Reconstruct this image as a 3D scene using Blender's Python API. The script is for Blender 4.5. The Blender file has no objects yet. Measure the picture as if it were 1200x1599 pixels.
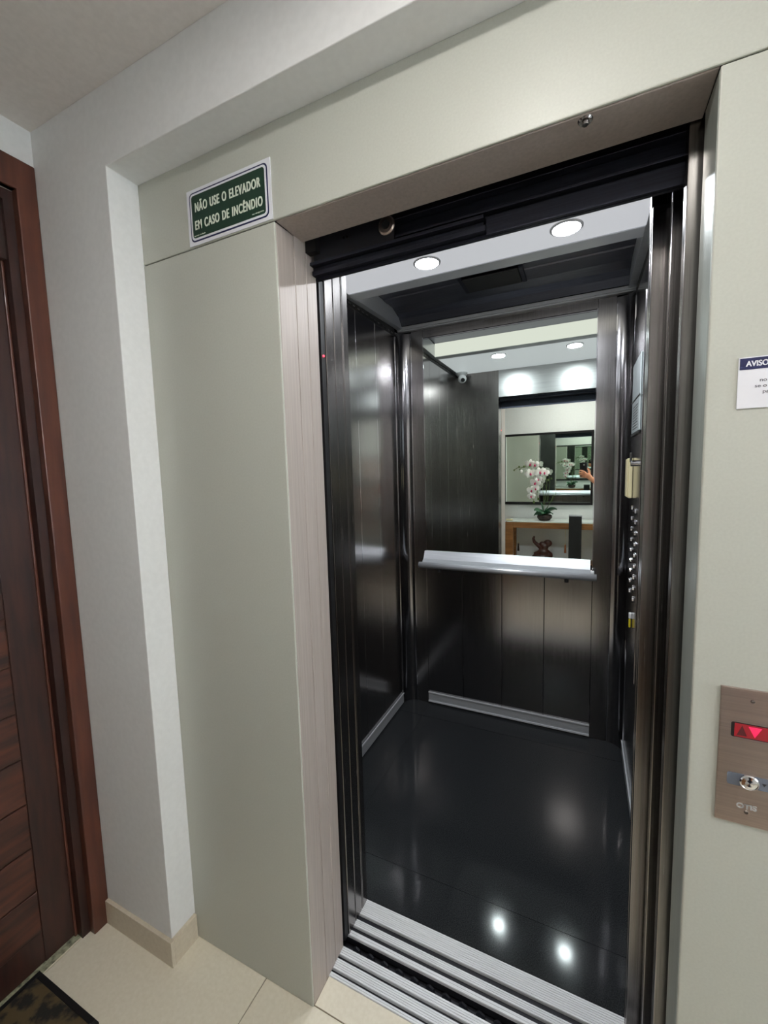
import bpy, bmesh, math, random
from mathutils import Vector, Matrix
random.seed(7)
C = bpy.context.scene.collection
SC = bpy.context.scene
PI = math.pi
# ------------------------------------------------------------------ camera, light, exposure
CAM = Vector((0.6728, -0.8571, 1.5245))
ROT = Matrix(((0.9044231, -0.0174006, 0.4262817), (0.4257705, 0.1004479, -0.8992384), (-0.0271718, 0.9947902, 0.0982561)))
cd = bpy.data.cameras.new('camera'); cam = bpy.data.objects.new('camera', cd); C.objects.link(cam)
cam.matrix_world = Matrix.Translation(CAM) @ ROT.to_4x4()
cd.sensor_fit = 'HORIZONTAL'; cd.sensor_width = 36; cd.lens = 658.95/1200*36; cd.clip_start = 0.004; cd.clip_end = 60
SC.camera = cam
w = bpy.data.worlds.new('world'); SC.world = w; w.use_nodes = True
w.node_tree.nodes['Background'].inputs[0].default_value = (.62, .72, .9, 1); w.node_tree.nodes['Background'].inputs[1].default_value = .6
def area(name, loc, aim, sx, sy, energy, col, shape='RECTANGLE', spread=180):
    l = bpy.data.lights.new(name, 'AREA'); l.shape = shape; l.size = sx; l.size_y = sy; l.energy = energy; l.color = col; l.spread = math.radians(spread)
    o = bpy.data.objects.new(name, l); C.objects.link(o); o.location = loc
    o.rotation_euler = (Vector(aim)-Vector(loc)).to_track_quat('-Z', 'Y').to_euler(); return o
LOB = [(.55, -.74), (2.35, -.95)]
for i, (x, y) in enumerate(LOB): area('downlight_lamp', (x, y, 2.503), (x, y, 0), .24, .24, (11.5, 14)[i], (1, .975, .94), 'DISK')
area('added_side_light', (3.55, -.72, 1.6), (0, -.72, 1.45), .9, 1.3, 118, (.88, .94, 1))  # side light added beyond the right wall; no window is known there
LED = [(.089, .841), (.604, .837)]
for x, y in LED: area('car_spot_lamp', (x, y, 2.338), (x, y, 0), .09, .09, 7, (.9, .95, 1), 'DISK')
SC.view_settings.view_transform = 'Standard'; SC.view_settings.look = 'None'; SC.view_settings.gamma = 1
SC.view_settings.use_curve_mapping = False; SC.view_settings.exposure = 0.0
SC.cycles.max_bounces = 16; SC.cycles.glossy_bounces = 12; SC.cycles.diffuse_bounces = 4

# ------------------------------------------------------------------ materials
def lin(c): return tuple(((v/255+.055)/1.055)**2.4 if v/255 > .04045 else v/255/12.92 for v in c)
def mat(name, rgb, rough=.5, metal=0, spec=None, coat=0):
    m = bpy.data.materials.new(name); m.use_nodes = True; b = m.node_tree.nodes['Principled BSDF']
    b.inputs['Base Color'].default_value = (*lin(rgb), 1); b.inputs['Roughness'].default_value = rough; b.inputs['Metallic'].default_value = metal
    if spec is not None: b.inputs['Specular IOR Level'].default_value = spec
    if coat: b.inputs['Coat Weight'].default_value = coat; b.inputs['Coat Roughness'].default_value = .08
    return m
def nd(m, t): return m.node_tree.nodes.new(t)
def lk(m, a, b): m.node_tree.links.new(a, b)
def noise_mix(m, c1, c2, scale=(1, 1, 1), nscale=5, detail=4, lo=.35, hi=.65, bump=0, rough=None):
    b = m.node_tree.nodes['Principled BSDF']
    tc = nd(m, 'ShaderNodeTexCoord'); mp = nd(m, 'ShaderNodeMapping'); mp.inputs['Scale'].default_value = scale
    n = nd(m, 'ShaderNodeTexNoise'); n.inputs['Scale'].default_value = nscale; n.inputs['Detail'].default_value = detail
    r = nd(m, 'ShaderNodeValToRGB'); r.color_ramp.elements[0].position = lo; r.color_ramp.elements[1].position = hi
    r.color_ramp.elements[0].color = (*lin(c1), 1); r.color_ramp.elements[1].color = (*lin(c2), 1)
    lk(m, tc.outputs['Object'], mp.inputs[0]); lk(m, mp.outputs[0], n.inputs['Vector']); lk(m, n.outputs[0], r.inputs[0]); lk(m, r.outputs[0], b.inputs['Base Color'])
    if bump:
        bp = nd(m, 'ShaderNodeBump'); bp.inputs['Strength'].default_value = bump; bp.inputs['Distance'].default_value = .002
        lk(m, n.outputs[0], bp.inputs['Height']); lk(m, bp.outputs[0], b.inputs['Normal'])
    if rough:
        mr = nd(m, 'ShaderNodeMapRange'); mr.inputs[3].default_value = rough[0]; mr.inputs[4].default_value = rough[1]
        lk(m, n.outputs[0], mr.inputs[0]); lk(m, mr.outputs[0], b.inputs['Roughness'])
    return m
def emis(name, rgb, s):
    m = mat(name, (20, 20, 20)); b = m.node_tree.nodes['Principled BSDF']
    b.inputs['Emission Color'].default_value = (*lin(rgb), 1); b.inputs['Emission Strength'].default_value = s; return m
plaster = noise_mix(mat('plaster', (226, 226, 225), .75), (225, 225, 224), (229, 229, 228), (1, 1, 1), 60, 3, bump=.02)
ceilm = noise_mix(mat('ceiling_paint', (212, 205, 200), .8), (220, 214, 209), (226, 220, 215), (1, 1, 1), 70, 3, bump=.05)
panelm = noise_mix(mat('panel_enamel', (186, 186, 175), .42), (183, 184, 174), (187, 188, 178), (1, 1, 1), 220, 3, bump=.04)
jambm = noise_mix(mat('jamb_steel', (176, 164, 154), .3, .2), (171, 160, 152), (181, 170, 162), (40, 40, 1), 4, 3, rough=(.46, .56))
def brushed(name, c1, c2, r1, r2, sc=(90, 90, 1.2)):
    return noise_mix(mat(name, c1, r1, 1), c1, c2, sc, 4, 4, rough=(r1, r2))
steel = brushed('car_steel', (158, 155, 154), (168, 165, 165), .14, .22)
steel_matte = brushed('satin_steel', (168, 168, 168), (180, 180, 180), .3, .38, (1.2, 90, 90))
jamb_r = noise_mix(mat('jamb_satin', (172, 178, 170), .34, .35), (168, 174, 166), (178, 184, 176), (40, 40, 1), 4, 3)
steel2 = brushed('brushed_steel', (130, 126, 124), (143, 139, 137), .2, .3)
mirror_steel = mat('polished_steel', (150, 148, 150), .15, 1)
vault_steel = brushed('vault_steel', (104, 106, 118), (116, 118, 130), .32, .42, (1.2, 90, 90))
dark_steel = brushed('dark_steel', (62, 64, 75), (72, 74, 86), .36, .46, (1.2, 90, 90))
black = mat('black_rubber', (16, 16, 18), .5)
blackmetal = mat('black_metal', (34, 34, 40), .4, .3)
alum = noise_mix(mat('aluminium', (205, 208, 212), .3, .55), (198, 201, 206), (214, 217, 221), (1.5, 80, 80), 4, 3)
sillm = noise_mix(mat('sill_aluminium', (215, 216, 218), .5, .15), (205, 206, 208), (232, 233, 235), (3, 160, 1), 4, 4, .3, .6, .15)
mirrorm = mat('mirror_glass', (236, 244, 238), .0, 1)
plate = brushed('plate_steel', (186, 170, 162), (198, 182, 173), .26, .34, (1.2, 90, 90))
chrome = mat('chrome', (225, 225, 228), .08, 1)
kickm = mat('kick_aluminium', (178, 181, 184), .4, .25)
kedge = mat('kick_edge_metal', (222, 224, 228), .35, .2)
wood_dark = noise_mix(mat('dark_wood', (70, 32, 22), .45), (36, 17, 14), (60, 30, 21), (9, 9, 1.1), 5, 5, .3, .7, .1)
wood_plank = noise_mix(mat('plank_wood', (80, 38, 24), .45), (36, 18, 14), (82, 42, 27), (9, 1.1, 9), 5, 5, .3, .7, .1)
wood_case = noise_mix(mat('casing_wood', (112, 56, 32), .4, coat=.1), (66, 33, 23), (90, 48, 32), (9, 9, 1), 5, 5, .3, .7, .08)
wood_con = noise_mix(mat('console_wood', (140, 92, 48), .4, coat=.2), (122, 76, 36), (158, 108, 60), (1.2, 12, 12), 5, 5, .3, .7, .08)
redwood = noise_mix(mat('carved_wood', (92, 36, 24), .35, coat=.3), (48, 18, 13), (88, 38, 25), (6, 6, 16), 4, 4, .3, .7, .3)
granite = noise_mix(mat('car_granite', (34, 36, 38), .14), (26, 28, 30), (56, 58, 60), (1, 1, 1), 320, 4, .35, .75, rough=(.05, .13)); granite.node_tree.nodes['Principled BSDF'].inputs['Specular IOR Level'].default_value = .12
threshold = noise_mix(mat('threshold_granite', (150, 150, 125), .4), (70, 74, 60), (178, 178, 150), (1, 1, 1), 60, 4, .3, .6)
tilem = noise_mix(mat('floor_tile', (206, 196, 172), .3), (222, 213, 192), (230, 222, 203), (1, 1, 1), 90, 4, .3, .7)
grout = mat('grout', (140, 128, 108), .8)
basem = noise_mix(mat('baseboard_tile', (200, 188, 168), .35), (196, 184, 164), (204, 193, 173), (1, 1, 1), 90, 4)
white_pl = mat('white_plastic', (230, 231, 232), .35)
beige_pl = mat('beige_plastic', (226, 214, 170), .4)
signwhite = mat('sign_white', (226, 226, 232), .4)
signgreen = mat('sign_green', (16, 52, 36), .4)
signnavy = mat('sign_navy', (28, 32, 78), .4)
textwhite = mat('sign_letter', (222, 228, 212), .45)
textgrey = mat('letter_grey', (85, 82, 92), .5)
# perforated luminous ceiling sheet
perf = emis('perforated_diffuser', (255, 255, 250), 1.0)
b = perf.node_tree.nodes['Principled BSDF']; tc = nd(perf, 'ShaderNodeTexCoord'); mp = nd(perf, 'ShaderNodeMapping'); mp.inputs['Rotation'].default_value = (0, 0, PI/4)
vz = nd(perf, 'ShaderNodeTexVoronoi'); vz.inputs['Scale'].default_value = 130; vz.inputs['Randomness'].default_value = 0
rp = nd(perf, 'ShaderNodeValToRGB'); rp.color_ramp.elements[0].position = .28; rp.color_ramp.elements[1].position = .36
rp.color_ramp.elements[0].color = (.95, .98, 1, 1); rp.color_ramp.elements[1].color = (.38, .39, .41, 1)
lk(perf, tc.outputs['Object'], mp.inputs[0]); lk(perf, mp.outputs[0], vz.inputs['Vector']); lk(perf, vz.outputs['Distance'], rp.inputs[0]); lk(perf, rp.outputs[0], b.inputs['Emission Color'])
b.inputs['Base Color'].default_value = (.5, .5, .52, 1); b.inputs['Roughness'].default_value = .4; b.inputs['Emission Strength'].default_value = 1.15
ledm = emis('led_disc', (235, 243, 255), 40)

# ------------------------------------------------------------------ helpers
def link(name, me, m, parent=None):
    o = bpy.data.objects.new(name, me); C.objects.link(o)
    if m: me.materials.append(m)
    if parent: o.parent = parent
    return o
def fin(name, bm, m, parent=None, bevel=0, smooth=False, loc=None):
    bmesh.ops.recalc_face_normals(bm, faces=bm.faces)
    me = bpy.data.meshes.new(name); bm.to_mesh(me); bm.free()
    o = link(name, me, m, parent)
    if bevel:
        md = o.modifiers.new('bevel', 'BEVEL'); md.width = bevel; md.segments = 2; md.limit_method = 'ANGLE'; md.angle_limit = math.radians(40)
    if smooth:
        for p in me.polygons: p.use_smooth = True
    if loc: o.location = loc
    return o
def box(bm, lo, hi):
    vs = [bm.verts.new((x, y, z)) for x in (lo[0], hi[0]) for y in (lo[1], hi[1]) for z in (lo[2], hi[2])]
    for f in ((0, 1, 3, 2), (4, 6, 7, 5), (0, 4, 5, 1), (2, 3, 7, 6), (0, 2, 6, 4), (1, 5, 7, 3)): bm.faces.new([vs[i] for i in f])
def B(name, boxes, m, parent=None, bevel=0):
    bm = bmesh.new()
    if isinstance(boxes[0], (int, float)): boxes = [boxes]
    for b_ in boxes: box(bm, b_[:3], b_[3:])
    return fin(name, bm, m, parent, bevel)
def prism(bm, pts, axis, a, b_):
    def v(p, t):
        return {'x': (t, p[0], p[1]), 'y': (p[0], t, p[1]), 'z': (p[0], p[1], t)}[axis]
    A = [bm.verts.new(v(p, a)) for p in pts]; D = [bm.verts.new(v(p, b_)) for p in pts]
    n = len(pts); bm.faces.new(A); bm.faces.new(D[::-1])
    for i in range(n): bm.faces.new((A[i], A[(i+1) % n], D[(i+1) % n], D[i]))
def cyl(bm, a, b_, r, r2=None, n=24):
    a = Vector(a); b_ = Vector(b_); r2 = r if r2 is None else r2
    q = (b_-a).to_track_quat('Z', 'Y')
    rings = [[bm.verts.new(p+q @ Vector((math.cos(2*PI*i/n)*rr, math.sin(2*PI*i/n)*rr, 0))) for i in range(n)] for p, rr in ((a, r), (b_, r2))]
    bm.faces.new(rings[0][::-1]); bm.faces.new(rings[1])
    for i in range(n): bm.faces.new((rings[0][i], rings[0][(i+1) % n], rings[1][(i+1) % n], rings[1][i]))
def CY(name, a, b_, r, m, parent=None, r2=None, n=24, bevel=0):
    bm = bmesh.new(); cyl(bm, a, b_, r, r2, n); o = fin(name, bm, m, parent, bevel); return o
def tube(bm, pts, r, n=10):
    pts = [Vector(p) for p in pts]; rs = r if isinstance(r, (list, tuple)) else [r]*len(pts); prev = None
    up = Vector((.3, .5, .8)).normalized()
    for i, p in enumerate(pts):
        d = (pts[min(i+1, len(pts)-1)]-pts[max(i-1, 0)]).normalized()
        s = d.cross(up).normalized(); t = s.cross(d)
        ring = [bm.verts.new(p+(s*math.cos(2*PI*k/n)+t*math.sin(2*PI*k/n))*rs[i]) for k in range(n)]
        if prev:
            for k in range(n): bm.faces.new((prev[k], prev[(k+1) % n], ring[(k+1) % n], ring[k]))
        else: bm.faces.new(ring[::-1])
        prev = ring
    bm.faces.new(prev)
def T(name, pts, r, m, parent=None, n=10):
    bm = bmesh.new(); tube(bm, pts, r, n); return fin(name, bm, m, parent, smooth=True)
def lathe(bm, prof, c=(0, 0, 0), n=32):
    prev = None; c = Vector(c)
    for r, z in prof:
        ring = [bm.verts.new(c+Vector((r*math.cos(2*PI*k/n), r*math.sin(2*PI*k/n), z))) for k in range(n)]
        if prev:
            for k in range(n): bm.faces.new((prev[k], prev[(k+1) % n], ring[(k+1) % n], ring[k]))
        else: bm.faces.new(ring[::-1])
        prev = ring
    bm.faces.new(prev)
def ball(bm, c, r, u=20, v=14):
    r = (r, r, r) if isinstance(r, (int, float)) else r
    bmesh.ops.create_uvsphere(bm, u_segments=u, v_segments=v, radius=1, matrix=Matrix.Translation(c) @ Matrix.Diagonal((*r, 1)))
def thing(name, label, cat, loc=(0, 0, 0), group=None):
    o = bpy.data.objects.new(name, None); o.empty_display_size = .05; C.objects.link(o); o.location = loc
    return tag(o, label, cat, group)
def tag(o, label, cat, group=None):
    o['label'] = label; o['category'] = cat
    if group: o['group'] = group
    return o
def struct(o, label=None):
    o['kind'] = 'structure'
    if label: o['label'] = label
    return o
def part(parent, o):          # parent a world-space mesh under a thing whose Empty sits at its base
    o.parent = parent; o.matrix_parent_inverse = Matrix.Translation(parent.location).inverted(); return o
def text(name, s, x0, z, h, wid, m, parent, y, align='L', bold=.0, depth=.0004):
    """lettering in a plane facing -y; x0 is the left edge (or the middle when align='C'), z the baseline"""
    cu = bpy.data.curves.new(name, 'FONT'); cu.body = s; cu.size = 1; cu.space_character = 1.16 if bold > .05 else 1; cu.space_word = 1.25 if bold > .05 else 1; cu.offset = bold*.25; cu.extrude = .01
    t = bpy.data.objects.new(name, cu); C.objects.link(t); bpy.context.view_layer.update()
    me = bpy.data.meshes.new_from_object(t.evaluated_get(bpy.context.evaluated_depsgraph_get())); bpy.data.objects.remove(t)
    xs = [v.co.x for v in me.vertices]; lo, hi = min(xs), max(xs); sx = wid/(hi-lo); sz = h/.7
    for v in me.vertices:
        X = (v.co.x-lo)*sx + (x0 if align == 'L' else x0-wid/2); Z = z+v.co.y*sz; Y = y-depth*(1 if v.co.z > 0 else 0)
        v.co = (X, Y, Z)
    if bold:
        bm = bmesh.new(); bm.from_mesh(me); src = bm.verts[:]+bm.edges[:]+bm.faces[:]
        for k, q in enumerate((-1, 1)):
            d = bmesh.ops.duplicate(bm, geom=src); vv = [e for e in d['geom'] if isinstance(e, bmesh.types.BMVert)]
            bmesh.ops.translate(bm, vec=(q*bold*h*.6, -.00002*(k+1), 0), verts=vv)
        bm.to_mesh(me); bm.free()
    me.materials.clear(); o = link(name, me, m); return part(parent, o)
def rrect(x0, z0, x1, z1, r, n=5):
    pts = []
    for cx, cz, a in ((x1-r, z1-r, 0), (x0+r, z1-r, 90), (x0+r, z0+r, 180), (x1-r, z0+r, 270)):
        for k in range(n+1):
            t = math.radians(a+90*k/n); pts.append((cx+r*math.cos(t), cz+r*math.sin(t)))
    return pts
def RP(name, x0, z0, x1, z1, r, ya, yb, m, parent):
    bm = bmesh.new(); prism(bm, rrect(x0, z0, x1, z1, r), 'y', ya, yb); return part(parent, fin(name, bm, m))

# ------------------------------------------------------------------ dimensions
W, H = .85, 2.12                    # clear opening in the landing panels
XL, XR, YB, YF, ZC = -.37, .885, 1.637, .335, 2.35      # car interior
PIL, PX, HB, HC = -.087, -.468, 2.334, 2.523            # pilaster face, its edge, beam, ceiling
LX, RX, LY = -.79, 3.2, -1.40                           # lobby walls

# ------------------------------------------------------------------ lobby shell
struct(B('floor', (-.95, LY-.1, -.08, RX+.1, .09, -.004), grout))
fl = bpy.data.objects['floor']
bm = bmesh.new(); g = .0016; tw = .595
xs = [-.90, -.815]+[-.172+tw*k for k in range(0, 7)]; ys = [.006-tw*k for k in range(0, 4)]
for i in range(len(xs)-1):
    for j in range(len(ys)-1):
        x0, x1, y1, y0 = max(xs[i]+g, -.90), min(xs[i+1]-g, RX), ys[j]-g, max(ys[j+1]+g, LY)
        if x1 > x0 and y1 > y0: box(bm, (x0, y0, -.004), (x1, y1, 0))
for x0, x1 in ((.0, .423), (.4262, W)): box(bm, (x0, .0076, -.004), (x1, .0835, 0))
o = fin('tiles', bm, tilem, fl, bevel=.0005)
struct(B('ceiling', (-.9, LY-.1, HC, RX+.1, .1, HC+.1), ceilm))
bm = bmesh.new(); prism(bm, [(LX-.1, -.05), (PX, -.05), (PX, HB), (1.75, HB), (1.75, -.05), (RX+.1, -.05), (RX+.1, HC), (LX-.1, HC)], 'y', PIL, .15); struct(fin('wall_front', bm, plaster, bevel=.002))
struct(B('wall_back', (-.95, LY-.1, -.05, RX+.1, LY, HC), plaster))
DY0, DY1, DH = -.135, -1.02, 2.34                       # door opening in the left wall
struct(B('wall_left', [(LX-.14, DY0, -.05, LX, .1, HC), (LX-.14, LY-.1, -.05, LX, DY1, HC), (LX-.14, DY1, DH, LX, DY0, HC), (LX-.5, LY, -.05, LX-.4, .1, HC)], plaster))
wy0, wy1, wz0, wz1 = -1.18, -.26, .95, 2.25  # opening made in the unseen right wall for the added side light
struct(B('wall_right', [(RX, LY-.1, -.05, RX+.12, wy0, HC), (RX, wy1, -.05, RX+.12, .1, HC), (RX, wy0, -.05, RX+.12, wy1, wz0), (RX, wy0, wz1, RX+.12, wy1, HC)], plaster))
wn = struct(B('added_window_1', [(RX+.03, wy0, wz0, RX+.09, wy0+.045, wz1), (RX+.03, wy1-.045, wz0, RX+.09, wy1, wz1), (RX+.03, wy0+.045, wz0, RX+.09, wy1-.045, wz0+.045), (RX+.03, wy0+.045, wz1-.045, RX+.09, wy1-.045, wz1), (RX+.04, -.74, wz0+.045, RX+.08, -.70, wz1-.045)], alum, bevel=.002))  # unseen window, added to go with the side light
gl = mat('added_window_glass', (235, 240, 240), .02); gl.node_tree.nodes['Principled BSDF'].inputs['Transmission Weight'].default_value = 1
B('added_window_pane', (RX+.058, wy0+.045, wz0+.045, RX+.062, wy1-.045, wz1-.045), gl, wn)
hb = .085
struct(B('baseboard_front', [(LX+.0, PIL-.012, 0, PX+.012, PIL, hb), (PX, PIL, 0, PX+.012, -.002, hb), (1.738, PIL-.012, 0, RX, PIL, hb)], basem, bevel=.001))
struct(B('baseboard_back', (LX, LY, 0, RX, LY+.012, hb), basem, bevel=.001))
struct(B('baseboard_right', (RX-.012, LY, 0, RX, PIL-.012, hb), basem, bevel=.001))
struct(B('baseboard_left', (LX, LY, 0, LX+.012, DY1-.05, hb), basem, bevel=.001))
struct(B('trim_1', (LX-.075, DY1, -.003, LX-.03, DY0+.01, .0015), threshold), 'speckled stone threshold strip under the wooden door')
# wooden entrance door in the left wall
dr = struct(B('door_1', [(LX-.075, DY1+.03, .004, LX-.057, DY0-.028, DH-.03)], wood_dark), 'dark brown wooden entrance door with grooved planks')
cs = .047
B('door_casing', [(LX-.02, DY0-.005, 0, LX+.007, DY0+cs, DH+.085), (LX-.02, DY1-cs, 0, LX+.007, DY1, DH+.085), (LX-.02, DY1, DH, LX+.007, DY0, DH+.085)], wood_case, dr, bevel=.003)
B('door_jamb', [(LX-.13, DY0-.028, 0, LX-.0201, DY0+.0, DH), (LX-.13, DY1, 0, LX-.0205, DY1+.028, DH), (LX-.13, DY1+.028, DH-.03, LX-.0205, DY0-.028, DH), (LX-.05, DY1+.028, 2.15, LX-.032, DY0-.028, DH-.03)], wood_dark, dr)
B('stop_molding', [(LX-.056, DY0-.036, 0, LX-.047, DY0-.0285, 2.149)], wood_case, dr, bevel=.002)
bm = bmesh.new()
for k in range(14):
    z0 = .11+k*.145
    if z0+.14 > 1.2: break
    box(bm, (LX-.057, DY1+.12, z0), (LX-.051, DY0-.12, z0+.142))
fin('planks', bm, wood_plank, dr, bevel=.003)
B('upper_panel', (LX-.057, DY1+.12, 1.128, LX-.0525, DY0-.12, 2.06), wood_dark, dr, bevel=.003)
B('stile', [(LX-.057, DY0-.118, .004, LX-.0535, DY0-.028, 2.145), (LX-.057, DY1+.03, .004, LX-.0535, DY1+.118, 2.145)], wood_dark, dr, bevel=.001)
# doormat
matm = noise_mix(mat('doormat_pile', (60, 50, 35), .95), (30, 27, 25), (84, 70, 44), (1, 1, 1), 26, 5, .42, .55, .8)
dm = thing('doormat', 'dark patterned doormat with brown leaf motif before the wooden door', 'doormat', (-.67, -.65, 0))
part(dm, B('pile', (-.815, -1.0, .001, -.545, -.292, .009), matm, None, .002))
part(dm, B('border', [(-.83, -1.015, .0005, -.815, -.277, .008), (-.545, -1.015, .0005, -.53, -.277, .008), (-.815, -.292, .0005, -.545, -.277, .008), (-.815, -1.015, .0005, -.545, -1.0, .008)], black, None, .001))
# recessed ceiling lights
for i, (x, y) in enumerate(LOB):
    t = thing('ceiling_light', ('round recessed ceiling light nearest the elevator doorway', 'round recessed ceiling light nearest the added window')[i], 'ceiling light', (x, y, HC))
    bm = bmesh.new(); lathe(bm, [(.125, -.002), (.125, -.012), (.148, -.008), (.148, -.0005)], (x, y, HC)); part(t, fin('trim_ring', bm, white_pl, smooth=False))
    part(t, CY('lens', (x, y, HC-.0005), (x, y, HC-.006), .124, emis('downlight_lens', (255, 244, 228), 3)))

# ------------------------------------------------------------------ entrance surround
su = thing('elevator_surround', 'grey-beige steel panels and stepped jambs framing the elevator opening', 'door frame', (.42, .05, 0))
P = lambda o: part(su, o)
XE = 1.75
P(B('side_panel', (PX, 0, 0, 0, .006, H-.0012), panelm, None, .0025))
P(B('header_panel', (PX, 0, H+.0012, XE, .006, HB), panelm, None, .0025))
P(B('side_panel', (W, 0, 0, XE, .006, H-.0012), panelm, None, .0025))
P(B('backing', [(PX, .0065, 0, -.03, .02, HB), (W+.03, .0065, 0, XE, .02, HB), (-.03, .0065, H+.02, W+.03, .02, HB)], black))
P(B('jamb', [(-.02, .0062, .0, 0, .0715, H-.001), (-.02, .0745, 0, -.0005, .122, H+.03), (-.02, .1245, 0, -.001, .170, H+.06)], jambm, None, .0018)).name = 'left_jamb'
P(B('right_jamb', (W, .0062, 0, W+.02, .092, H-.001), jamb_r, None, .0018))
P(B('head_jamb', (-.0, .0062, H, W, .111, H+.018), jambm, None, .0015))
P(B('jamb_filler', [(-.05, .0065, 0, -.021, .2, HB+.1), (W+.022, .0065, 0, W+.3, .11, HB+.1)], black))
# stop screw under the head
sc = thing('door_contact', 'small round steel fitting under the lintel near its right end', 'fitting', (.665, .02, H))
bm = bmesh.new(); lathe(bm, [(.0001, -.0075), (.005, -.0075), (.006, -.003), (.0105, -.003), (.0125, 0)], (.665, .02, H), 24); part(sc, fin('collar', bm, steel2))
bm = bmesh.new(); cyl(bm, (.665, .02, H-.0078), (.665, .02, H-.0085), .0045, None, 6); part(sc, fin('socket', bm, black))

# landing door mechanism (header zone) and leaves
ld = thing('landing_door', 'telescoping landing door slid open into the right of the doorway', 'door', (.95, .14, 0))
part(ld, B('fast_leaf', (.832, .115, .006, 1.45, .143, 2.15), steel2, None, .002))
part(ld, B('slow_leaf', (.838, .150, .006, 1.5, .176, 2.15), steel2, None, .002))
hd = thing('door_header', 'dark sliding door header with track and roller above the opening', 'door header', (.42, .15, 2.1))
part(hd, B('back_plate', (-.03, .168, 2.045, .88, .176, 2.5), dark_steel))
part(hd, B('track', [(-.0, .150, 2.052, .465, .168, 2.064), (.0, .140, 2.074, .463, .168, 2.082), (.0, .156, 2.064, .46, .168, 2.074)], dark_steel, None, .001))
part(hd, B('hanger_plate', (.01, .146, 2.085, .245, .152, 2.185), blackmetal, None, .001))
part(hd, B('upper_rail', [(.24, .145, 2.128, .90, .168, 2.142), (.2, .13, 2.150, .425, .168, 2.156), (.245, .15, 2.09, .9, .168, 2.096)], dark_steel, None, .001))
part(hd, B('lower_plate', (.465, .160, 2.046, .88, .1675, 2.085), dark_steel, None, .001))
bm = bmesh.new(); lathe(bm, [(.010, 0), (.010, .006), (.0185, .006), (.022, .003), (.022, 0)], (0, 0, 0), 32)
bmesh.ops.rotate(bm, matrix=Matrix.Rotation(PI/2, 3, 'X'), verts=bm.verts); bmesh.ops.translate(bm, vec=(.226, .1455, 2.120), verts=bm.verts)
part(hd, fin('roller', bm, plate))
part(hd, CY('roller_hub', (.226, .142, 2.120), (.226, .138, 2.120), .0095, black))
for x, z in ((.105, 2.121), (.115, 2.121), (.16, 2.176), (.175, 2.176), (.2, 2.08)): part(hd, CY('bolt', (x, .1455, z), (x, .1425, z), .0028, steel2, None, None, 6))
part(hd, B('end_block', (-.02, .125, 2.10, .03, .146, 2.24), black))

# door sills
def sill(name, lab, y0, y1, bands):
    t = thing(name, lab, 'door sill', (.42, (y0+y1)/2, 0))
    part(t, B('base', (-.02, y0, -.03, .87, y1, -.009), blackmetal))
    for a, c in bands:
        n = max(2, int((c-a)/.0055)); bm = bmesh.new(); st = (c-a)/n
        box(bm, (-.015, a, -.009), (.865, c, -.0008))
        for k in range(n): box(bm, (-.015, a+k*st+.0006, -.0008), (.865, a+(k+1)*st-.0006, .0012))
        part(t, fin('ridge', bm, sillm))
    return t
sill('landing_sill', 'grooved aluminium door sill at the lobby tile edge', .085, .178, [(.085, .097), (.107, .136), (.147, .172)])
sill('car_sill', 'grooved aluminium door sill at the elevator car floor edge', .208, .335, [(.208, .224), (.240, .262), (.281, .335)])
# little roller links seen down in the gap
t = thing('door_closer_chain', 'row of dark metal links in the gap between the sills', 'chain', (.3, .193, -.03))
for k in range(16):
    x = .02+k*.05; bm = bmesh.new(); prism(bm, [(x, -.03), (x+.03, -.03), (x+.026, -.014), (x+.013, -.008), (x+.004, -.014)], 'y', .188, .194); part(t, fin('link', bm, blackmetal))
part(t, B('strap', (-.02, .18, -.05, .87, .206, -.031), blackmetal))

# ------------------------------------------------------------------ elevator car
car = thing('elevator_car', 'stainless steel elevator car with dark granite floor behind the doorway', 'elevator car', (.26, 1, 0))
K = lambda o: part(car, o)
R = .075
def seams(a, b_, cuts, g=.0012):
    e = [a]+cuts+[b_]; return [(e[i]+(g if i else 0), e[i+1]-(g if i < len(e)-2 else 0)) for i in range(len(e)-1)]
for a, c in seams(YF, YB-R-.006, [.62, .84, 1.066, 1.286]): K(B('side_wall_panel', (XL-.02, a, .0, XL, c, ZC-.028), steel, None, .0012))
for a, c in seams(YF, YB-R-.006, [.60, 1.10]): K(B('side_wall_panel', (XR, a, 0, XR+.02, c, ZC-.028), steel, None, .0012))
K(B('vent_strip', (XL-.02, YF, ZC-.0275, XL-.002, YB-R, ZC+.03), black)); K(B('vent_strip', (XR+.002, YF, ZC-.0275, XR+.02, YB-R, ZC+.03), black))
for k in range(26):
    y = .36+k*.046; K(B('vent_slot', (XL-.0018, y, ZC-.016, XL-.0005, y+.024, ZC-.008), steel2))
xm1, xm2 = -.219, .7255
K(B('back_strip', (XL+R, YB, 0, xm1-.001, YB+.02, ZC+.01), steel, None, .001)); K(B('back_strip', (xm2+.001, YB, 0, XR-R, YB+.02, ZC+.01), steel, None, .001))
K(B('back_cap', (xm1, YB, 2.312, xm2, YB+.02, ZC+.03), steel))
for a, c in seams(xm1, xm2, [.0113, .2474, .4825]): K(B('back_wall_panel', (a, YB, 0, c, YB+.02, .958), steel, None, .0012))
K(B('backing', (XL-.03, YB+.021, 0, XR+.03, YB+.03, 2.5), blackmetal))
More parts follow.
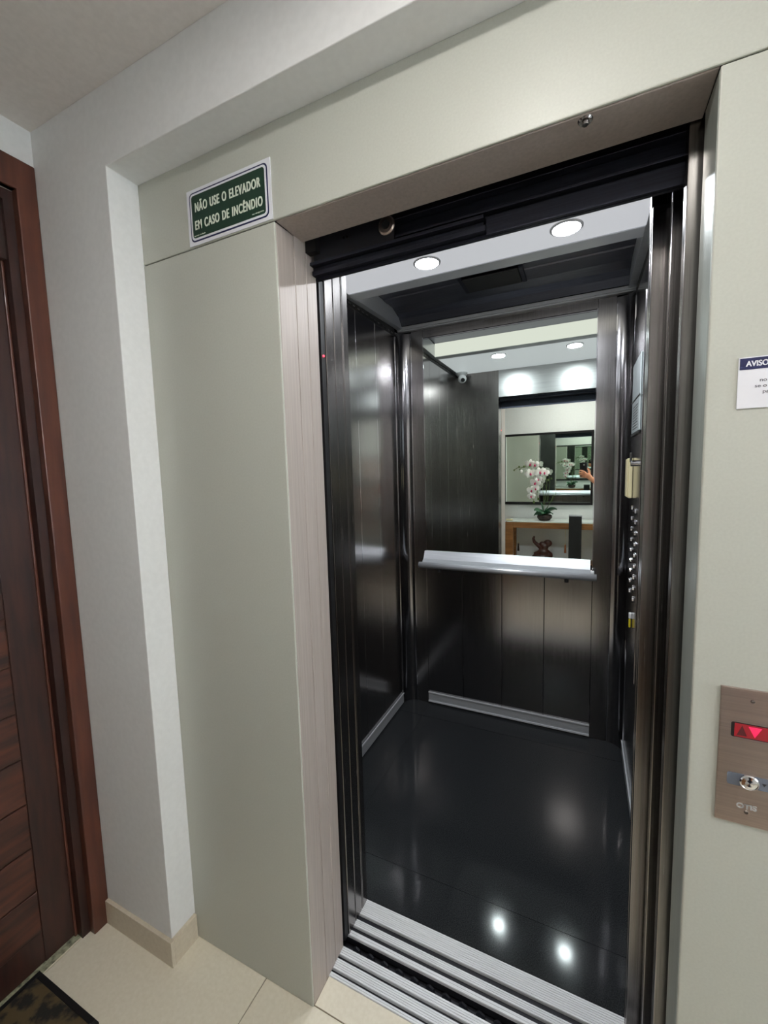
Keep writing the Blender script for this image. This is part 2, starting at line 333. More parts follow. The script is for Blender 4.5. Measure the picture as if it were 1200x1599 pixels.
for sx, cx in ((-1, XL+R), (1, XR-R)):     # concave rounded corner columns
    pts = [(cx+sx*R*math.cos(math.radians(a)), YB-R+R*math.sin(math.radians(a))) for a in [90*k/14 for k in range(15)]]
    pts2 = [(cx+sx*(R+.01)*math.cos(math.radians(a)), YB-R+(R+.01)*math.sin(math.radians(a))) for a in [90*k/14 for k in range(14, -1, -1)]]
    bm = bmesh.new(); prism(bm, pts+pts2, 'z', 0, ZC); o = K(fin('corner_column', bm, mirror_steel, smooth=True))
    md = o.modifiers.new('edges', 'EDGE_SPLIT'); md.split_angle = math.radians(30)
    K(B('corner_bead', (XL-.002 if sx < 0 else XR-.003, YB-R-.006, 0, XL+.003 if sx < 0 else XR+.002, YB-R-.0005, ZC-.03), chrome)); K(B('corner_bead', (cx-.004 if sx < 0 else cx, YB-.003, 0, cx if sx < 0 else cx+.004, YB+.004, ZC-.03), chrome))
# kick plates with bright edges
def kick(lo, hi, axis):
    o = K(B('kick_plate', (*lo, *hi), kickm, None, .001))
    return o
kick((xm1, YB-.006, .014), (xm2, YB-.0005, .078), 'x'); K(B('kick_edge', [(xm1, YB-.0095, .072, xm2, YB-.0062, .080), (xm1, YB-.0095, .012, xm2, YB-.0062, .022)], kedge))
kick((XL+.0005, YF+.02, .012), (XL+.006, YB-R-.006, .074), 'y'); K(B('kick_edge', [(XL+.0062, YF+.02, .070, XL+.009, YB-R-.006, .078)], kedge))
kick((XR-.006, .57, .012), (XR-.0005, YB-R-.006, .074), 'y'); K(B('kick_edge', [(XR-.009, .57, .070, XR-.0062, YB-R-.006, .078)], kedge))
# granite floor in pieces with hair joints
bm = bmesh.new(); g = .0008
for xa, xb in ((XL-.0, XL+.165), (XL+.165, XR-.0)):
    for ya, yb in ((YF+.001, .50), (.50, YB-.155), (YB-.155, YB+.0)):
        box(bm, (xa+g, ya+g, -.02), (xb-g, yb-g, 0))
K(fin('floor_slab', bm, granite)); K(B('floor_joint', (XL-.03, YF, -.03, XR+.03, YB+.02, -.0016), blackmetal))
# front returns and transom, seen in the mirror
K(B('front_return', [(XL-.02, YF-.03, 0, 0, YF, ZC+.1)], steel2, None, .001))
K(B('front_return', [(.80, YF-.022, 0, XR+.02, YF, ZC+.1)], steel2, None, .001))
K(B('transom', (0, YF-.03, 2.124, .80, YF, ZC+.1), steel_matte, None, .001))
K(B('car_jamb', [(-.02, .2085, 0, -.001, .2515, 2.2), (-.02, .2535, 0, -.0005, .2965, 2.2), (-.02, .2985, 0, .0, YF-.031, 2.2)], steel2, None, .002))
K(B('safety_edge', (-.02, .186, 0, -.004, .2065, 2.2), black)); K(CY('indicator_lamp', (-.004, .195, 1.853), (-.0015, .195, 1.853), .003, emis('red_led', (255, 40, 60), 6)))
K(B('car_header', [(-.03, .18, 2.101, .9, .28, 2.12), (-.03, .18, 2.115, .9, .19, 2.5), (.0, .285, 2.113, .80, .304, 2.123)], dark_steel, None, .001))
cdr = thing('telescoping_door', 'telescoping steel car door slid open behind the landing door', 'door', (.95, .26, 0))
part(cdr, B('fast_leaf', (.80, .285, .006, 1.4, .304, 2.08), steel2, None, .002))
part(cdr, B('slow_leaf', (.829, .240, .006, 1.45, .262, 2.08), steel2, None, .002))
K(B('light_box_back', (XL+.03, 1.0302, ZC, XR-.03, 1.033, 2.444), emis('luminous_acrylic', (252, 251, 240), .85)))
for y in (1.066, 1.286): K(B('seam_bead', (XL+.0002, y-.0011, .08, XL+.0009, y+.0011, ZC-.03), chrome))
# ceiling: luminous sheet at the front, raised stainless vault behind
K(B('ceiling_light_sheet', (XL+.03, YF+.001, ZC, XR-.03, .955, ZC+.012), perf))
K(B('ceiling_sheet_edge', (XL+.03, .956, ZC-.004, XR-.03, 1.03, ZC+.012), mat('glossy_white_metal', (225, 228, 232), .25, .2), None, .002))
prof = [(1.034, 2.445), (1.06, 2.447), (1.16, 2.452), (1.24, 2.450), (1.245, 2.458), (1.34, 2.458), (1.345, 2.452), (1.40, 2.452), (1.405, 2.458), (1.47, 2.455), (1.53, 2.438), (1.535, 2.444), (1.57, 2.420), (1.60, 2.388)]
bm = bmesh.new(); prism(bm, prof+[(1.60, 2.5), (1.034, 2.5)], 'x', XL+.03, XR-.03); K(fin('ceiling_vault', bm, vault_steel))
for xa, xb in ((XL-.005, XL+.029), (XR-.029, XR+.005)):
    bm = bmesh.new(); prism(bm, [(YF, ZC+.002), (1.0, ZC+.002), (1.603, ZC+.024), (1.603, 2.385), (1.56, 2.428), (1.468, 2.456), (1.26, 2.456), (1.04, 2.44), (1.0, ZC+.03), (YF, ZC+.03)], 'x', xa, xb); K(fin('ceiling_side_rail', bm, alum))
K(B('ceiling_back_rail', [(XL-.005, 1.603, ZC+.018, XR+.005, 1.615, ZC+.036), (XL-.005, 1.615, ZC+.011, XR+.005, YB+.01, ZC+.022)], alum, None, .002))
K(B('ceiling_hatch', [(.115, 1.29, 2.440, .38, 1.45, 2.449)], black, None, .003)); K(B('hatch_rim', (.095, 1.28, 2.444, .113, 1.46, 2.4515), dark_steel)); K(B('hatch_rim', (.382, 1.28, 2.444, .40, 1.46, 2.4515), dark_steel))
K(B('roof', (XL-.03, YF-.03, 2.5, XR+.03, YB+.03, 2.52), blackmetal))
for i, (x, y) in enumerate(LED):
    t = thing('ceiling_spot', ('lit round lamp in the car ceiling, the left one', 'lit round lamp in the car ceiling, the right one')[i], 'lamp', (x, y, ZC))
    part(t, CY('lens', (x, y, ZC-.001), (x, y, ZC-.004), .046, ledm)); bm = bmesh.new(); lathe(bm, [(.047, -.001), (.047, -.006), (.055, -.003), (.055, -.0002)], (x, y, ZC)); part(t, fin('rim', bm, white_pl))
# hoistway walls behind everything
struct(B('wall_shaft', [(-1.2, .151, -.1, -1.1, 2.1, 2.9), (-1.1, 2.0, -.1, 2.9, 2.1, 2.9), (2.8, .151, -.1, 2.9, 2.0, 2.9), (-1.2, -.0, 2.9, 2.9, 2.1, 3.0), (-1.2, .18, -.2, 2.9, 2.1, -.1), (-1.1, .151, -.1, -.05, .17, 2.9), (1.55, .151, -.1, 2.8, .17, 2.9)], blackmetal))

# mirror on the back wall
mi = thing('car_mirror', 'tall frameless mirror on the back wall of the elevator car', 'mirror', (.25, YB, 1.0))
part(mi, B('glass', (xm1+.003, YB-.005, .985, xm2-.003, YB-.0005, 2.300), mirrorm))
part(mi, B('edge_strip', [(xm1-.001, YB-.007, .962, xm1+.0025, YB-.0002, 2.312), (xm2-.0025, YB-.007, .962, xm2+.001, YB-.0002, 2.312), (xm1+.0025, YB-.007, 2.301, xm2-.0025, YB-.0002, 2.306)], chrome))
# handrail
hr = thing('handrail', 'light grey aluminium handrail with backing profile below the car mirror', 'handrail', (.25, 1.58, .93))
o = part(hr, CY('rail', (-.241, 1.56, .936), (.744, 1.56, .936), .0185, alum, None, None, 28))
for p in o.data.polygons: p.use_smooth = len(p.vertices) == 4
bm = bmesh.new(); prism(bm, [(YB-.006, 1.012), (YB-.012, 1.014), (YB-.020, 1.0), (1.598, .968), (1.575, .953), (1.575, .938), (1.60, .944), (YB-.006, .958)], 'x', -.226, .714); part(hr, fin('back_profile', bm, alum))
part(hr, B('end_cap', (.7145, 1.585, .938, .733, 1.612, .962), white_pl, None, .003))
for x in (-.11, .60): part(hr, T('bracket', [(x, 1.56, .922), (x, 1.565, .908), (x, 1.59, .905), (x, YB-.001, .912)], .006, black)); part(hr, CY('bracket_screw', (x, 1.56, .915), (x, 1.56, .900), .011, black))
# control panel on right wall
cp = thing('control_panel', 'tall polished control panel with round buttons on the right car wall', 'control panel', (XR, 1.3, 1.3))
Q = lambda o: part(cp, o)
Q(B('face_plate', (XR-.007, 1.115, .60, XR-.0005, 1.50, 2.19), mirror_steel, None, .002))
gg = mat('display_glass', (205, 215, 216), .15, .1)
Q(B('display', (XR-.012, 1.16, 1.66, XR-.0072, 1.46, 1.97), gg, None, .004)); Q(B('display_rim', [(XR-.014, 1.15, 1.648, XR-.0073, 1.47, 1.658), (XR-.014, 1.15, 1.80, XR-.0122, 1.47, 1.806)], black, None, .002))
bm = bmesh.new()
for k in range(9):
    for j in range(5): box(bm, (XR-.0128, 1.22+j*.04, 1.675+k*.012), (XR-.0121, 1.245+j*.04, 1.679+k*.012))
Q(fin('speaker_slots', bm, black))
for k in range(9):
    for y in (1.22, 1.36):
        z = 1.32-k*.048; Q(CY('floor_button', (XR-.0072, y, z), (XR-.013, y, z), .0145, chrome, None, .0125))
Q(B('key_switch', (XR-.018, 1.255, .835, XR-.0072, 1.27, .862), white_pl, None, .003)); Q(B('key_tag', (XR-.018, 1.255, .795, XR-.010, 1.265, .834), mat('yellow_plastic', (220, 200, 30), .5), None, .003))
Q(CY('key_lock', (XR-.0072, 1.24, 1.525), (XR-.03, 1.24, 1.525), .013, chrome)); Q(B('key', (XR-.034, 1.235, 1.53, XR-.026, 1.245, 1.57), chrome, None, .001))
ih = thing('intercom_handset', 'cream intercom box beside the button column on the right car wall', 'intercom', (XR, 1.45, 1.45))
part(ih, B('body', (XR-.024, 1.39, 1.365, XR-.0075, 1.485, 1.55), beige_pl, None, .004)); part(ih, B('cover', (XR-.030, 1.395, 1.37, XR-.0245, 1.48, 1.545), beige_pl, None, .002))
# security camera at the front ceiling corner (seen in the mirror)
sv = thing('security_camera', 'white dome security camera at the front ceiling corner, reflected in mirror', 'security camera', (-.3, .38, 2.33))
bm = bmesh.new(); lathe(bm, [(.05, 0), (.05, -.010), (.042, -.024), (.024, -.034), (.015, -.038)], (-.300, .415, 2.3495)); part(sv, fin('mount', bm, white_pl, smooth=True))
bm = bmesh.new(); ball(bm, (-.285, .455, 2.289), .036); part(sv, fin('ball', bm, white_pl, smooth=True)); part(sv, CY('neck', (-.300, .425, 2.325), (-.287, .452, 2.31), .014, white_pl))
d = Vector((.35, .8, -.45)).normalized(); c0 = Vector((-.285, .455, 2.289)); part(sv, CY('lens', c0+d*.026, c0+d*.0372, .017, black))

# ------------------------------------------------------------------ signs and call plate
fs = thing('fire_notice_sign', 'green and white elevator fire warning sign above left steel panel', 'sign', (-.14, 0, 2.19))
part(fs, B('backing', (-.279, -.0022, 2.124, -.003, -.0003, 2.260), signwhite))
RP('border', -.270, 2.132, -.012, 2.252, .012, -.0028, -.00225, signnavy, fs); RP('inner_border', -.2665, 2.1355, -.0155, 2.2485, .010, -.0034, -.00285, signwhite, fs); RP('field', -.2615, 2.1405, -.0205, 2.2435, .007, -.004, -.00345, signgreen, fs)
text('lettering', 'NÃO USE O ELEVADOR', -.249, 2.203, .0215, .216, textwhite, fs, -.004, bold=.051)
text('lettering', 'EM CASO DE INCÊNDIO', -.252, 2.160, .0215, .223, textwhite, fs, -.004, bold=.051)
text('fine_print', 'segurança e sinalização', -.258, 2.1445, .0028, .040, textwhite, fs, -.004); text('fine_print', 'uso obrigatório', -.062, 2.1460, .0032, .036, textwhite, fs, -.004)
nt = thing('passenger_notice', 'small white notice with navy heading on right steel panel', 'sign', (.955, 0, 1.64))
part(nt, B('plate', (.890, -.002, 1.606, 1.020, -.0003, 1.684), signwhite)); part(nt, B('heading', (.8915, -.0026, 1.6652, 1.0185, -.00205, 1.6825), signnavy))
text('heading_text', 'AVISO AOS PASSAGEIROS', .955, 1.6697, .0082, .112, signwhite, nt, -.0026, 'C', .05)
for k, s in enumerate(['Antes de entrar', 'no elevador, verifique', 'se o mesmo encontra-se', 'parado neste andar']): text('body_text', s, .9555, 1.6545-k*.0088, .0052, (.054, .0765, .088, .068)[k], textgrey, nt, -.002, 'C', .008)
cpz = thing('call_plate', 'brushed steel hall call plate with red arrow display and round button', 'call button', (.932, 0, 1.03))
part(cpz, B('plate', (.8895, -.004, .907, .9745, -.0003, 1.148), plate, None, .0012))
RP('display_bezel', .9055, 1.0625, .9585, 1.0885, .003, -.0044, -.00405, black, cpz)
red1 = emis('red_display', (190, 8, 34), .55); red2 = emis('red_arrow', (255, 30, 90), 1.1); red0 = emis('red_arrow_off', (110, 4, 22), .4)
part(cpz, B('display_window', (.9100, -.0048, 1.0640, .9540, -.00445, 1.0870), red1))
bm = bmesh.new(); prism(bm, [(.928, 1.0845), (.946, 1.0845), (.937, 1.0665)], 'y', -.0051, -.00485); part(cpz, fin('down_arrow', bm, red2))
bm = bmesh.new(); prism(bm, [(.913, 1.0665), (.927, 1.0665), (.920, 1.0845)], 'y', -.0051, -.00485); part(cpz, fin('up_arrow', bm, red0))
RP('button_field', .9035, .9765, .962, .9985, .004, -.0048, -.00405, mat('grey_plastic', (98, 104, 116), .45), cpz)
bm = bmesh.new(); lathe(bm, [(.0132, 0), (.0132, .003), (.0115, .0045), (.0108, .0035), (.006, .0042), (.0001, .0045)], (0, 0, 0), 32)
bmesh.ops.rotate(bm, matrix=Matrix.Rotation(PI/2, 3, 'X'), verts=bm.verts); bmesh.ops.translate(bm, vec=(.933, -.0048, .9870), verts=bm.verts); part(cpz, fin('call_button', bm, chrome))
bm = bmesh.new(); prism(bm, [(.950, .9895), (.956, .9895), (.953, .9845)], 'y', -.0052, -.00485); part(cpz, fin('arrow_mark', bm, black))
for z in (1.1285, .9315): part(cpz, CY('screw', (.932, -.004, z), (.932, -.0056, z), .0032, steel2, None, .0026, 12))
text('embossed_letters', 'OTIS', .932, .9375, .0085, .027, alum, cpz, -.004, 'C', .05, depth=.0009)

# ------------------------------------------------------------------ lobby furniture (seen in the mirrors)
wm = thing('wall_mirror', 'black framed mirror on the lobby wall above the console', 'mirror', (.267, LY, 1.49))
fx0, fx1, fz0, fz1, fw = -.241, .776, 1.052, 1.925, .026
part(wm, B('frame', [(fx0, LY+.001, fz0, fx0+fw*.75, LY+.026, fz1), (fx1-fw, LY+.001, fz0, fx1, LY+.026, fz1), (fx0+fw*.75, LY+.001, fz0, fx1-fw, LY+.026, fz0+fw+.006), (fx0+fw*.75, LY+.001, fz1-fw, fx1-fw, LY+.026, fz1)], mat('frame_black', (18, 16, 20), .35), None, .002))
g_ = part(wm, B('glass', (-.51, -.004, -.425, .51, 0, .425), mirrorm)); g_.location = ((fx0+fx1)/2, LY+.012, (fz0+fz1)/2); g_.matrix_parent_inverse = Matrix.Translation(wm.location).inverted()
g_.scale = (.965, 1, .965); g_.rotation_euler = (math.radians(-.45), 0, math.radians(.75))
ct = thing('console_table', 'wooden console table with pale top standing under the lobby mirror', 'table', (.42, -1.22, 0))
U = lambda o: part(ct, o)
cx0, cx1, cy0, cy1 = -.17, .98, -1.385, -1.06
glasst = mat('pale_glass_top', (222, 230, 224), .15)
U(B('top', (cx0+.02, cy0, .868, cx1-.02, cy1-.006, .880), glasst, None, .001))
U(B('front_rail', (cx0+.0905, cy1-.045, .800, cx1-.0905, cy1, .867), wood_con, None, .002)); U(B('rear_rail', (cx0+.0905, cy0, .800, cx1-.0905, cy0+.04, .867), wood_con, None, .002))
for x in (cx0, cx1-.09):
    for y in (cy0, cy1-.07): U(B('leg', (x, y, 0, x+.09, y+.07, .867), wood_con, None, .003))
U(B('lower_shelf', (cx0+.0905, cy0+.02, .375, cx1-.0905, cy1-.05, .395), wood_con, None, .002))
tag(B('trinket_box', (-.165, -1.13, .8805, -.09, -1.07, .897), beige_pl, None, .003), 'small flat cream box at the end of the console top', 'box')
pd = thing('pedestal', 'tall square black pedestal with grey top in front of console', 'pedestal', (.6, -1.0, 0))
part(pd, B('column', (.535, -1.055, 0, .665, -.95, .960), mat('pedestal_black', (8, 8, 11), .6), None, .002)); part(pd, B('top_cap', (.533, -1.057, .9605, .667, -.948, .969), mat('pedestal_grey', (150, 150, 156), .4), None, .002))
def blob(name, balls, caps, m, vox, parent=None):
    bm = bmesh.new()
    for c, r in balls: ball(bm, c, r, 16, 10)
    for pts, r in caps: tube(bm, pts, r, 12)
    o = fin(name, bm, m, parent); md = o.modifiers.new('remesh', 'REMESH'); md.mode = 'VOXEL'; md.voxel_size = vox; md.use_smooth_shade = True
    ms = o.modifiers.new('smooth', 'SMOOTH'); ms.iterations = 4; return o
sx, sy, sz = .235, -1.22, .397
o = blob('carved_sculpture', [((sx, sy, sz+.03), (.12, .06, .05)), ((sx+.02, sy, sz+.09), (.075, .05, .055)), ((sx+.075, sy, sz+.06), (.05, .045, .05)), ((sx+.03, sy, sz+.16), (.045, .04, .05)), ((sx+.065, sy, sz+.205), (.05, .03, .045)), ((sx+.0, sy, sz+.185), (.035, .03, .04))],
    [([(sx-.01, sy, sz+.15), (sx-.05, sy, sz+.18), (sx-.09, sy, sz+.22), (sx-.1, sy, sz+.26), (sx-.085, sy, sz+.285)], [.03, .024, .02, .016, .012]), ([(sx+.03, sy, sz+.16), (sx-.03, sy+.01, sz+.09), (sx-.08, sy+.01, sz+.06)], [.03, .028, .03])], redwood, .006)
tag(o, 'dark red carved wooden sculpture with raised curl on the console shelf', 'sculpture')
tas = []
for i, (x, zt) in enumerate(((-.036, .59), (.493, .595))):
    t = thing('tassel', ('small tassel hanging under the console nearest its left leg', 'small tassel hanging under the console beside the black pedestal')[i], 'tassel', (x, -1.20, .80), 'tassels under the console')
    part(t, T('cord', [(x, -1.2, .867), (x, -1.2, zt)], .0015, beige_pl, None, 6))
    bm = bmesh.new(); lathe(bm, [(.004, 0), (.009, -.012), (.007, -.022), (.009, -.03), (.013, -.09), (.012, -.095)], (x, -1.2, zt), 14); part(t, fin('fringe', bm, mat('tassel_thread', ((40, 30, 24), (168, 96, 50))[i], .8), smooth=True))
    bm = bmesh.new(); ball(bm, (x, -1.2, zt+.006), .008, 10, 8); part(t, fin('bead', bm, mat('tassel_bead', (206, 190, 150), .5), smooth=True))

# orchid
orc = thing('potted_orchid', 'white orchid with pink throats in dark bowl on console', 'orchid', (.26, -1.2, .881))
V = lambda o: part(orc, o)
bm = bmesh.new(); lathe(bm, [(.045, 0), (.062, .006), (.085, .035), (.082, .060), (.072, .068), (.066, .06), (.06, .05)], (.262, -1.2, .881)); V(fin('pot', bm, noise_mix(mat('dark_bowl', (52, 34, 30), .5), (36, 24, 22), (70, 48, 40), (1, 1, 1), 30, 4, bump=.3), smooth=True))
bm = bmesh.new(); ball(bm, (.262, -1.2, .937), (.064, .064, .022)); V(fin('moss', bm, noise_mix(mat('moss', (58, 60, 34), .9), (42, 36, 24), (78, 84, 46), (1, 1, 1), 60, 4, bump=.8), smooth=True))
leafm = mat('orchid_leaf', (44, 92, 62), .35); stemm = mat('orchid_stem', (92, 112, 52), .5)
def leaf(base, tip, wd, lift):
    base = Vector(base); tip = Vector(tip); d = tip-base; s = Vector((-d.y, d.x, 0)); s = (s.normalized() if s.length > .01 else Vector((0, 1, 0)))+Vector((0, 0, .55)); bm = bmesh.new(); prev = None; n = 10
    for i in range(n+1):
        t = i/n; p = base+d*t+Vector((0, 0, lift*4*t*(1-t))); wv = wd*math.sin(PI*min(1, .12+t*.88))**.7 if t < 1 else .001
        row = [bm.verts.new(p+s*wv*q+Vector((0, 0, abs(q)*wd*.25+zz))) for q in (-1, -.5, 0, .5, 1) for zz in (0,)]
        if prev:
            for k in range(4): bm.faces.new((prev[k], prev[k+1], row[k+1], row[k]))
        prev = row
    o = fin('leaf', bm, leafm, smooth=True); md = o.modifiers.new('thick', 'SOLIDIFY'); md.thickness = .003; return V(o)
for tip, wd, lf in (((.15, -1.15, 1.0), .03, .02), ((.14, -1.21, .925), .034, .03), ((.40, -1.18, 1.01), .03, .03), ((.36, -1.12, .96), .028, .03), ((.24, -1.1, .96), .028, .03), ((.22, -1.2, 1.09), .022, .01), ((.30, -1.22, 1.03), .026, .03)): leaf((.262, -1.2, .945), tip, wd*1.45, lf)
st1 = [(.262, -1.2, .945), (.262, -1.2, 1.08), (.275, -1.19, 1.2), (.285, -1.185, 1.32), (.27, -1.18, 1.42), (.22, -1.175, 1.48), (.14, -1.17, 1.515), (.05, -1.17, 1.518), (-.03, -1.17, 1.52), (-.085, -1.17, 1.487)]
st2 = [(.255, -1.195, .945), (.25, -1.19, 1.05), (.255, -1.18, 1.17), (.235, -1.175, 1.27), (.19, -1.172, 1.32), (.15, -1.17, 1.26), (.13, -1.17, 1.17), (.14, -1.17, 1.1)]
st3 = [(.265, -1.2, .945), (.30, -1.2, 1.05), (.345, -1.19, 1.14), (.36, -1.185, 1.19)]
for s in (st1, st2, st3): V(T('stem', s, .0028, stemm, None, 8))
petm = noise_mix(mat('petal', (238, 234, 230), .5), (244, 238, 234), (250, 249, 246), (1, 1, 1), 20, 2); lipm = mat('petal_lip', (196, 40, 96), .5)
def petal(bm, ang, L_, Wd, off=.0):
    n = 8; prev = None
    for i in range(n+1):
        t = i/n; r = .004+L_*t; wv = Wd*math.sin(PI*min(1, .1+.9*t))**.6*(.55+.45*t) if t < 1 else Wd*.15; cup = .006*math.sin(PI*t)-.008*t*t+off
        row = []
        for q in (-1, 0, 1):
            x, z = q*wv, r
            row.append(bm.verts.new((x*math.cos(ang)+z*math.sin(ang), cup-abs(q)*.002, z*math.cos(ang)-x*math.sin(ang))))
        if prev:
            for k in range(2): bm.faces.new((prev[k], prev[k+1], row[k+1], row[k]))
        prev = row
bm = bmesh.new()
for a in (0, 130, 230): petal(bm, math.radians(a), .050, .021)
for a in (78, 282): petal(bm, math.radians(a), .055, .036, .003)
bmesh.ops.recalc_face_normals(bm, faces=bm.faces); fme = bpy.data.meshes.new('flower'); bm.to_mesh(fme); bm.free(); fme.materials.append(petm)
bm = bmesh.new(); ball(bm, (0, .010, -.010), (.011, .008, .013), 10, 8); ball(bm, (0, .012, .002), (.007, .007, .006), 10, 8); lme = bpy.data.meshes.new('lip'); bm.to_mesh(lme); bm.free(); lme.materials.append(lipm)
for m_ in (fme, lme):
    for p in m_.polygons: p.use_smooth = True
fl_pts = [(.100, 1.552, 1.05), (.150, 1.540, .95), (.100, 1.440, 1.1), (.210, 1.452, 1.15), (.262, 1.446, .95), (.160, 1.330, 1.1), (.190, 1.372, .9), (.118, 1.240, 1.0), (.160, 1.262, .85), (.116, 1.172, .85)]
for i, (x, z, s) in enumerate(fl_pts):
    o = bpy.data.objects.new('flower', fme); C.objects.link(o); o.location = (x, -1.155+random.uniform(-.012, .018), z); o.scale = (s, s, s)
    o.rotation_euler = (random.uniform(-.35, .1), random.uniform(-.4, .4), random.uniform(-.3, .5)); V(o); o2 = bpy.data.objects.new('lip', lme); C.objects.link(o2); o2.parent = o
for x, z, r in ((.0, 1.468, .016), (-.026, 1.522, .010), (.03, 1.523, .011), (-.084, 1.484, .008), (.145, 1.10, .012), (.30, 1.36, .010)):
    bm = bmesh.new(); ball(bm, (x, -1.165, z), (r, r, r*1.35), 10, 8); V(fin('bud', bm, petm if r > .012 else stemm, smooth=True))

# ------------------------------------------------------------------ photographer, reflected in the car mirror
skinm = noise_mix(mat('skin', (206, 138, 104), .5), (200, 131, 98), (212, 145, 111), (1, 1, 1), 30, 3)
def cw(x, y, z): return CAM+ROT @ Vector((x, y, z))           # the hand wraps the phone, so both share the phone's frame
def skin(name, verts, edges, radii, m, sub=1, root=0, extra=None, vox=None, parent=None):
    me = bpy.data.meshes.new(name); me.from_pydata([tuple(v) for v in verts], edges, []); o = bpy.data.objects.new(name, me); C.objects.link(o)
    o.modifiers.new('skin', 'SKIN')
    for i, r in enumerate(radii): me.skin_vertices[0].data[i].radius = (r, r) if isinstance(r, (int, float)) else r
    me.skin_vertices[0].data[root].use_root = True
    sb = o.modifiers.new('sub', 'SUBSURF'); sb.levels = sb.render_levels = sub
    bpy.context.view_layer.update(); m2 = bpy.data.meshes.new_from_object(o.evaluated_get(bpy.context.evaluated_depsgraph_get())); bpy.data.objects.remove(o)
    bm = bmesh.new(); bm.from_mesh(m2)
    if extra: extra(bm)
    o = fin(name, bm, m, parent, smooth=True)
    if vox:
        md = o.modifiers.new('remesh', 'REMESH'); md.mode = 'VOXEL'; md.voxel_size = vox; md.use_smooth_shade = True
        ms = o.modifiers.new('smooth', 'SMOOTH'); ms.iterations = 3
    return o
bx, by = 1.26, -1.10
wr = cw(.092, -.172, .030)
verts = [(bx, by, .95), (bx, by, 1.1), (bx, by, 1.25), (bx, by, 1.36), (bx, by, 1.44), (bx-.01, by+.015, 1.50),
         (bx, by+.15, 1.37), (bx+.01, by+.2, 1.10), (bx-.02, by+.24, .86), (bx-.03, by+.255, .78),
         (bx-.04, by-.14, 1.37), (bx-.22, by-.02, 1.18), tuple(wr),
         (bx, by-.09, .90), (bx-.02, by-.1, .50), (bx, by-.1, .09), (bx-.14, by-.1, .03),
         (bx, by+.09, .90), (bx-.02, by+.1, .50), (bx, by+.1, .09), (bx-.14, by+.1, .03)]
edges = [(0, 1), (1, 2), (2, 3), (3, 4), (4, 5), (3, 6), (6, 7), (7, 8), (8, 9), (3, 10), (10, 11), (11, 12), (0, 13), (13, 14), (14, 15), (15, 16), (0, 17), (17, 18), (18, 19), (19, 20)]
radii = [(.13, .15), (.10, .13), (.11, .14), (.09, .12), .052, .05, .052, .042, .03, .025, .052, .043, .027, .08, .055, .036, .03, .08, .055, .036, .03]
# right hand closed round the phone: palm behind it, thumb in front, four fingers up its far side
n0 = len(verts)
palm = cw(.046, -.122, .004); verts.append(tuple(palm)); radii.append((.026, .020)); edges.append((12, n0))
fing = [[(.012, -.072, -.003), (-.022, -.062, -.002), (-.050, -.060, .002)], [(.010, -.092, -.004), (-.028, -.084, -.003), (-.057, -.082, .002)],
        [(.010, -.112, -.004), (-.026, -.106, -.003), (-.055, -.104, .002)], [(.014, -.132, -.003), (-.018, -.130, -.002), (-.044, -.128, .002)],
        [(.052, -.096, .018), (.040, -.062, .029), (.020, -.040, .029)]]
for k, ch in enumerate(fing):
    pr = n0
    for j, p in enumerate(ch):
        verts.append(tuple(cw(*p))); radii.append((.0100, .0088, .0075)[j]*(1.1 if k == 4 else 1)); edges.append((pr, len(verts)-1)); pr = len(verts)-1
for s, hi in ((1, 9),):      # relaxed other hand
    hx, hy, hz = verts[hi]
    verts.append((hx-.005, hy, hz-.05)); radii.append((.028, .016)); edges.append((hi, len(verts)-1)); pb = len(verts)-1
    for k in range(4):
        pr = pb
        for j in range(3):
            verts.append((hx-.03+.02*k-.005, hy-.012*j, hz-.085-.027*j*(1, 1.15, 1.1, .85)[k])); radii.append(.008); edges.append((pr, len(verts)-1)); pr = len(verts)-1
    pr = pb
    for j in range(2): verts.append((hx-.035-.008*j, hy-.015, hz-.055-.025*j)); radii.append(.009); edges.append((pr, len(verts)-1)); pr = len(verts)-1
hc = Vector((bx-.03, by+.03, 1.60))
hq = Matrix.Rotation(math.radians(62), 3, 'Z')        # face towards the elevator (+y, a little left)
def head(bm):
    def b2(c, r): 
        mt = Matrix.Translation(hc) @ hq.to_4x4() @ Matrix.Translation(c) @ Matrix.Diagonal((*r, 1)); bmesh.ops.create_uvsphere(bm, u_segments=20, v_segments=14, radius=1, matrix=mt)
    b2((0, 0, .015), (.092, .072, .105)); b2((.03, 0, -.05), (.06, .055, .062)); b2((.096, 0, -.012), (.017, .012, .02)); b2((.09, 0, .012), (.01, .008, .025))
    b2((.083, 0, -.052), (.013, .024, .006)); b2((.083, 0, -.064), (.013, .02, .006)); b2((.075, 0, -.09), (.016, .02, .014))
    for s in (-1, 1): b2((.0, s*.074, -.005), (.018, .009, .03)); b2((.08, s*.032, .03), (.012, .02, .005))
ph_p = thing('person', 'person in dark clothes holding up a phone, seen only in reflection', 'person', (bx, by, 0))
part(ph_p, skin('body', verts, edges, radii, skinm, 1, 0, head, .0042))
def hairf(bm):
    pass
bm = bmesh.new()
for c, r in (((-.022, 0, .035), (.092, .083, .105)), ((-.06, 0, -.05), (.045, .07, .11)), ((.03, 0, .105), (.055, .06, .03))):
    bmesh.ops.create_uvsphere(bm, u_segments=20, v_segments=14, radius=1, matrix=Matrix.Translation(hc) @ hq.to_4x4() @ Matrix.Translation(c) @ Matrix.Diagonal((*r, 1)))
o = fin('hair', bm, mat('dark_hair', (28, 20, 18), .5), smooth=True); md = o.modifiers.new('remesh', 'REMESH'); md.mode = 'VOXEL'; md.voxel_size = .008; md.use_smooth_shade = True; part(ph_p, o)
bm = bmesh.new()
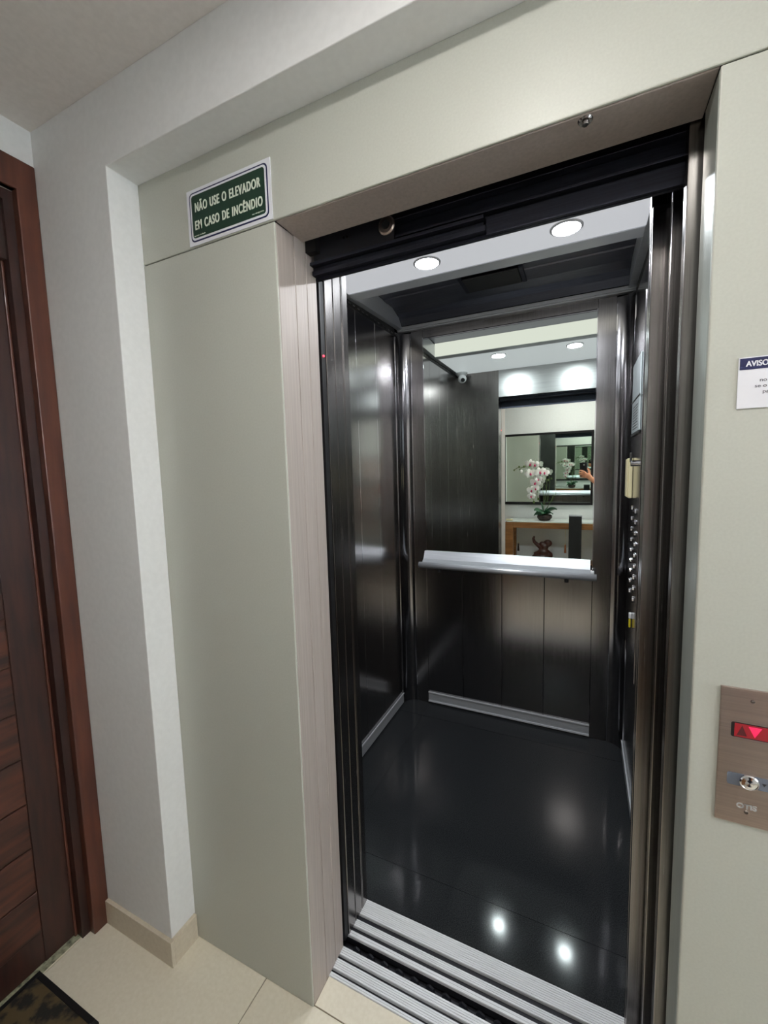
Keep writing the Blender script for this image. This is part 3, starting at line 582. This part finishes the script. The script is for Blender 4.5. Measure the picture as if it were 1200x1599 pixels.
for s in (-1, 1): bmesh.ops.create_uvsphere(bm, u_segments=12, v_segments=8, radius=.011, matrix=Matrix.Translation(hc) @ hq.to_4x4() @ Matrix.Translation((.078, s*.032, .012)))
part(ph_p, fin('eyes', bm, mat('eye', (60, 45, 40), .2), smooth=True))
cloth = mat('dark_shirt', (44, 44, 54), .85)
sv_ = [(bx, by, .93), (bx, by, 1.1), (bx, by, 1.25), (bx, by, 1.36), (bx, by, 1.425), (bx, by+.15, 1.375), (bx+.004, by+.172, 1.26), (bx-.04, by-.14, 1.375), (bx-.115, by-.09, 1.29)]
part(ph_p, skin('shirt', sv_, [(0, 1), (1, 2), (2, 3), (3, 4), (3, 5), (5, 6), (3, 7), (7, 8)], [(.145, .165), (.118, .148), (.125, .155), (.105, .135), .062, .066, .062, .066, .062], cloth, 2))
tv = [(bx, by, .97), (bx, by-.09, .90), (bx-.02, by-.1, .50), (bx, by-.1, .10), (bx, by+.09, .90), (bx-.02, by+.1, .50), (bx, by+.1, .10)]
part(ph_p, skin('trousers', tv, [(0, 1), (1, 2), (2, 3), (0, 4), (4, 5), (5, 6)], [(.135, .155), .095, .068, .055, .095, .068, .055], mat('dark_trousers', (38, 42, 56), .85), 2))
for s in (-1, 1): bm = bmesh.new(); ball(bm, (bx-.05, by+s*.1, .035), (.14, .05, .036)); part(ph_p, fin('shoe', bm, mat('shoe', (50, 48, 48), .6), smooth=True))
fon = thing('phone', 'black phone held up in a hand before the lobby mirror', 'phone', tuple(cw(-.010, -.055, .016)))
bm = bmesh.new(); pr_ = rrect(-.048, -.138, .028, .022, .010); prism(bm, pr_, 'z', .010, .018); bm.transform(Matrix.Translation(CAM) @ ROT.to_4x4()); part(fon, fin('case', bm, mat('phone_black', (20, 20, 26), .25), bevel=.0015))
bm = bmesh.new(); box(bm, (-.045, -.134, .0181), (.025, .018, .0185)); bm.transform(Matrix.Translation(CAM) @ ROT.to_4x4()); part(fon, fin('screen', bm, emis('phone_screen', (90, 100, 110), .4)))
bm = bmesh.new(); lathe(bm, [(.008, 0), (.008, .0025), (.006, .0025)], (0, 0, .0075), 20); bm.transform(Matrix.Translation(CAM) @ ROT.to_4x4()); part(fon, fin('camera_ring', bm, chrome))
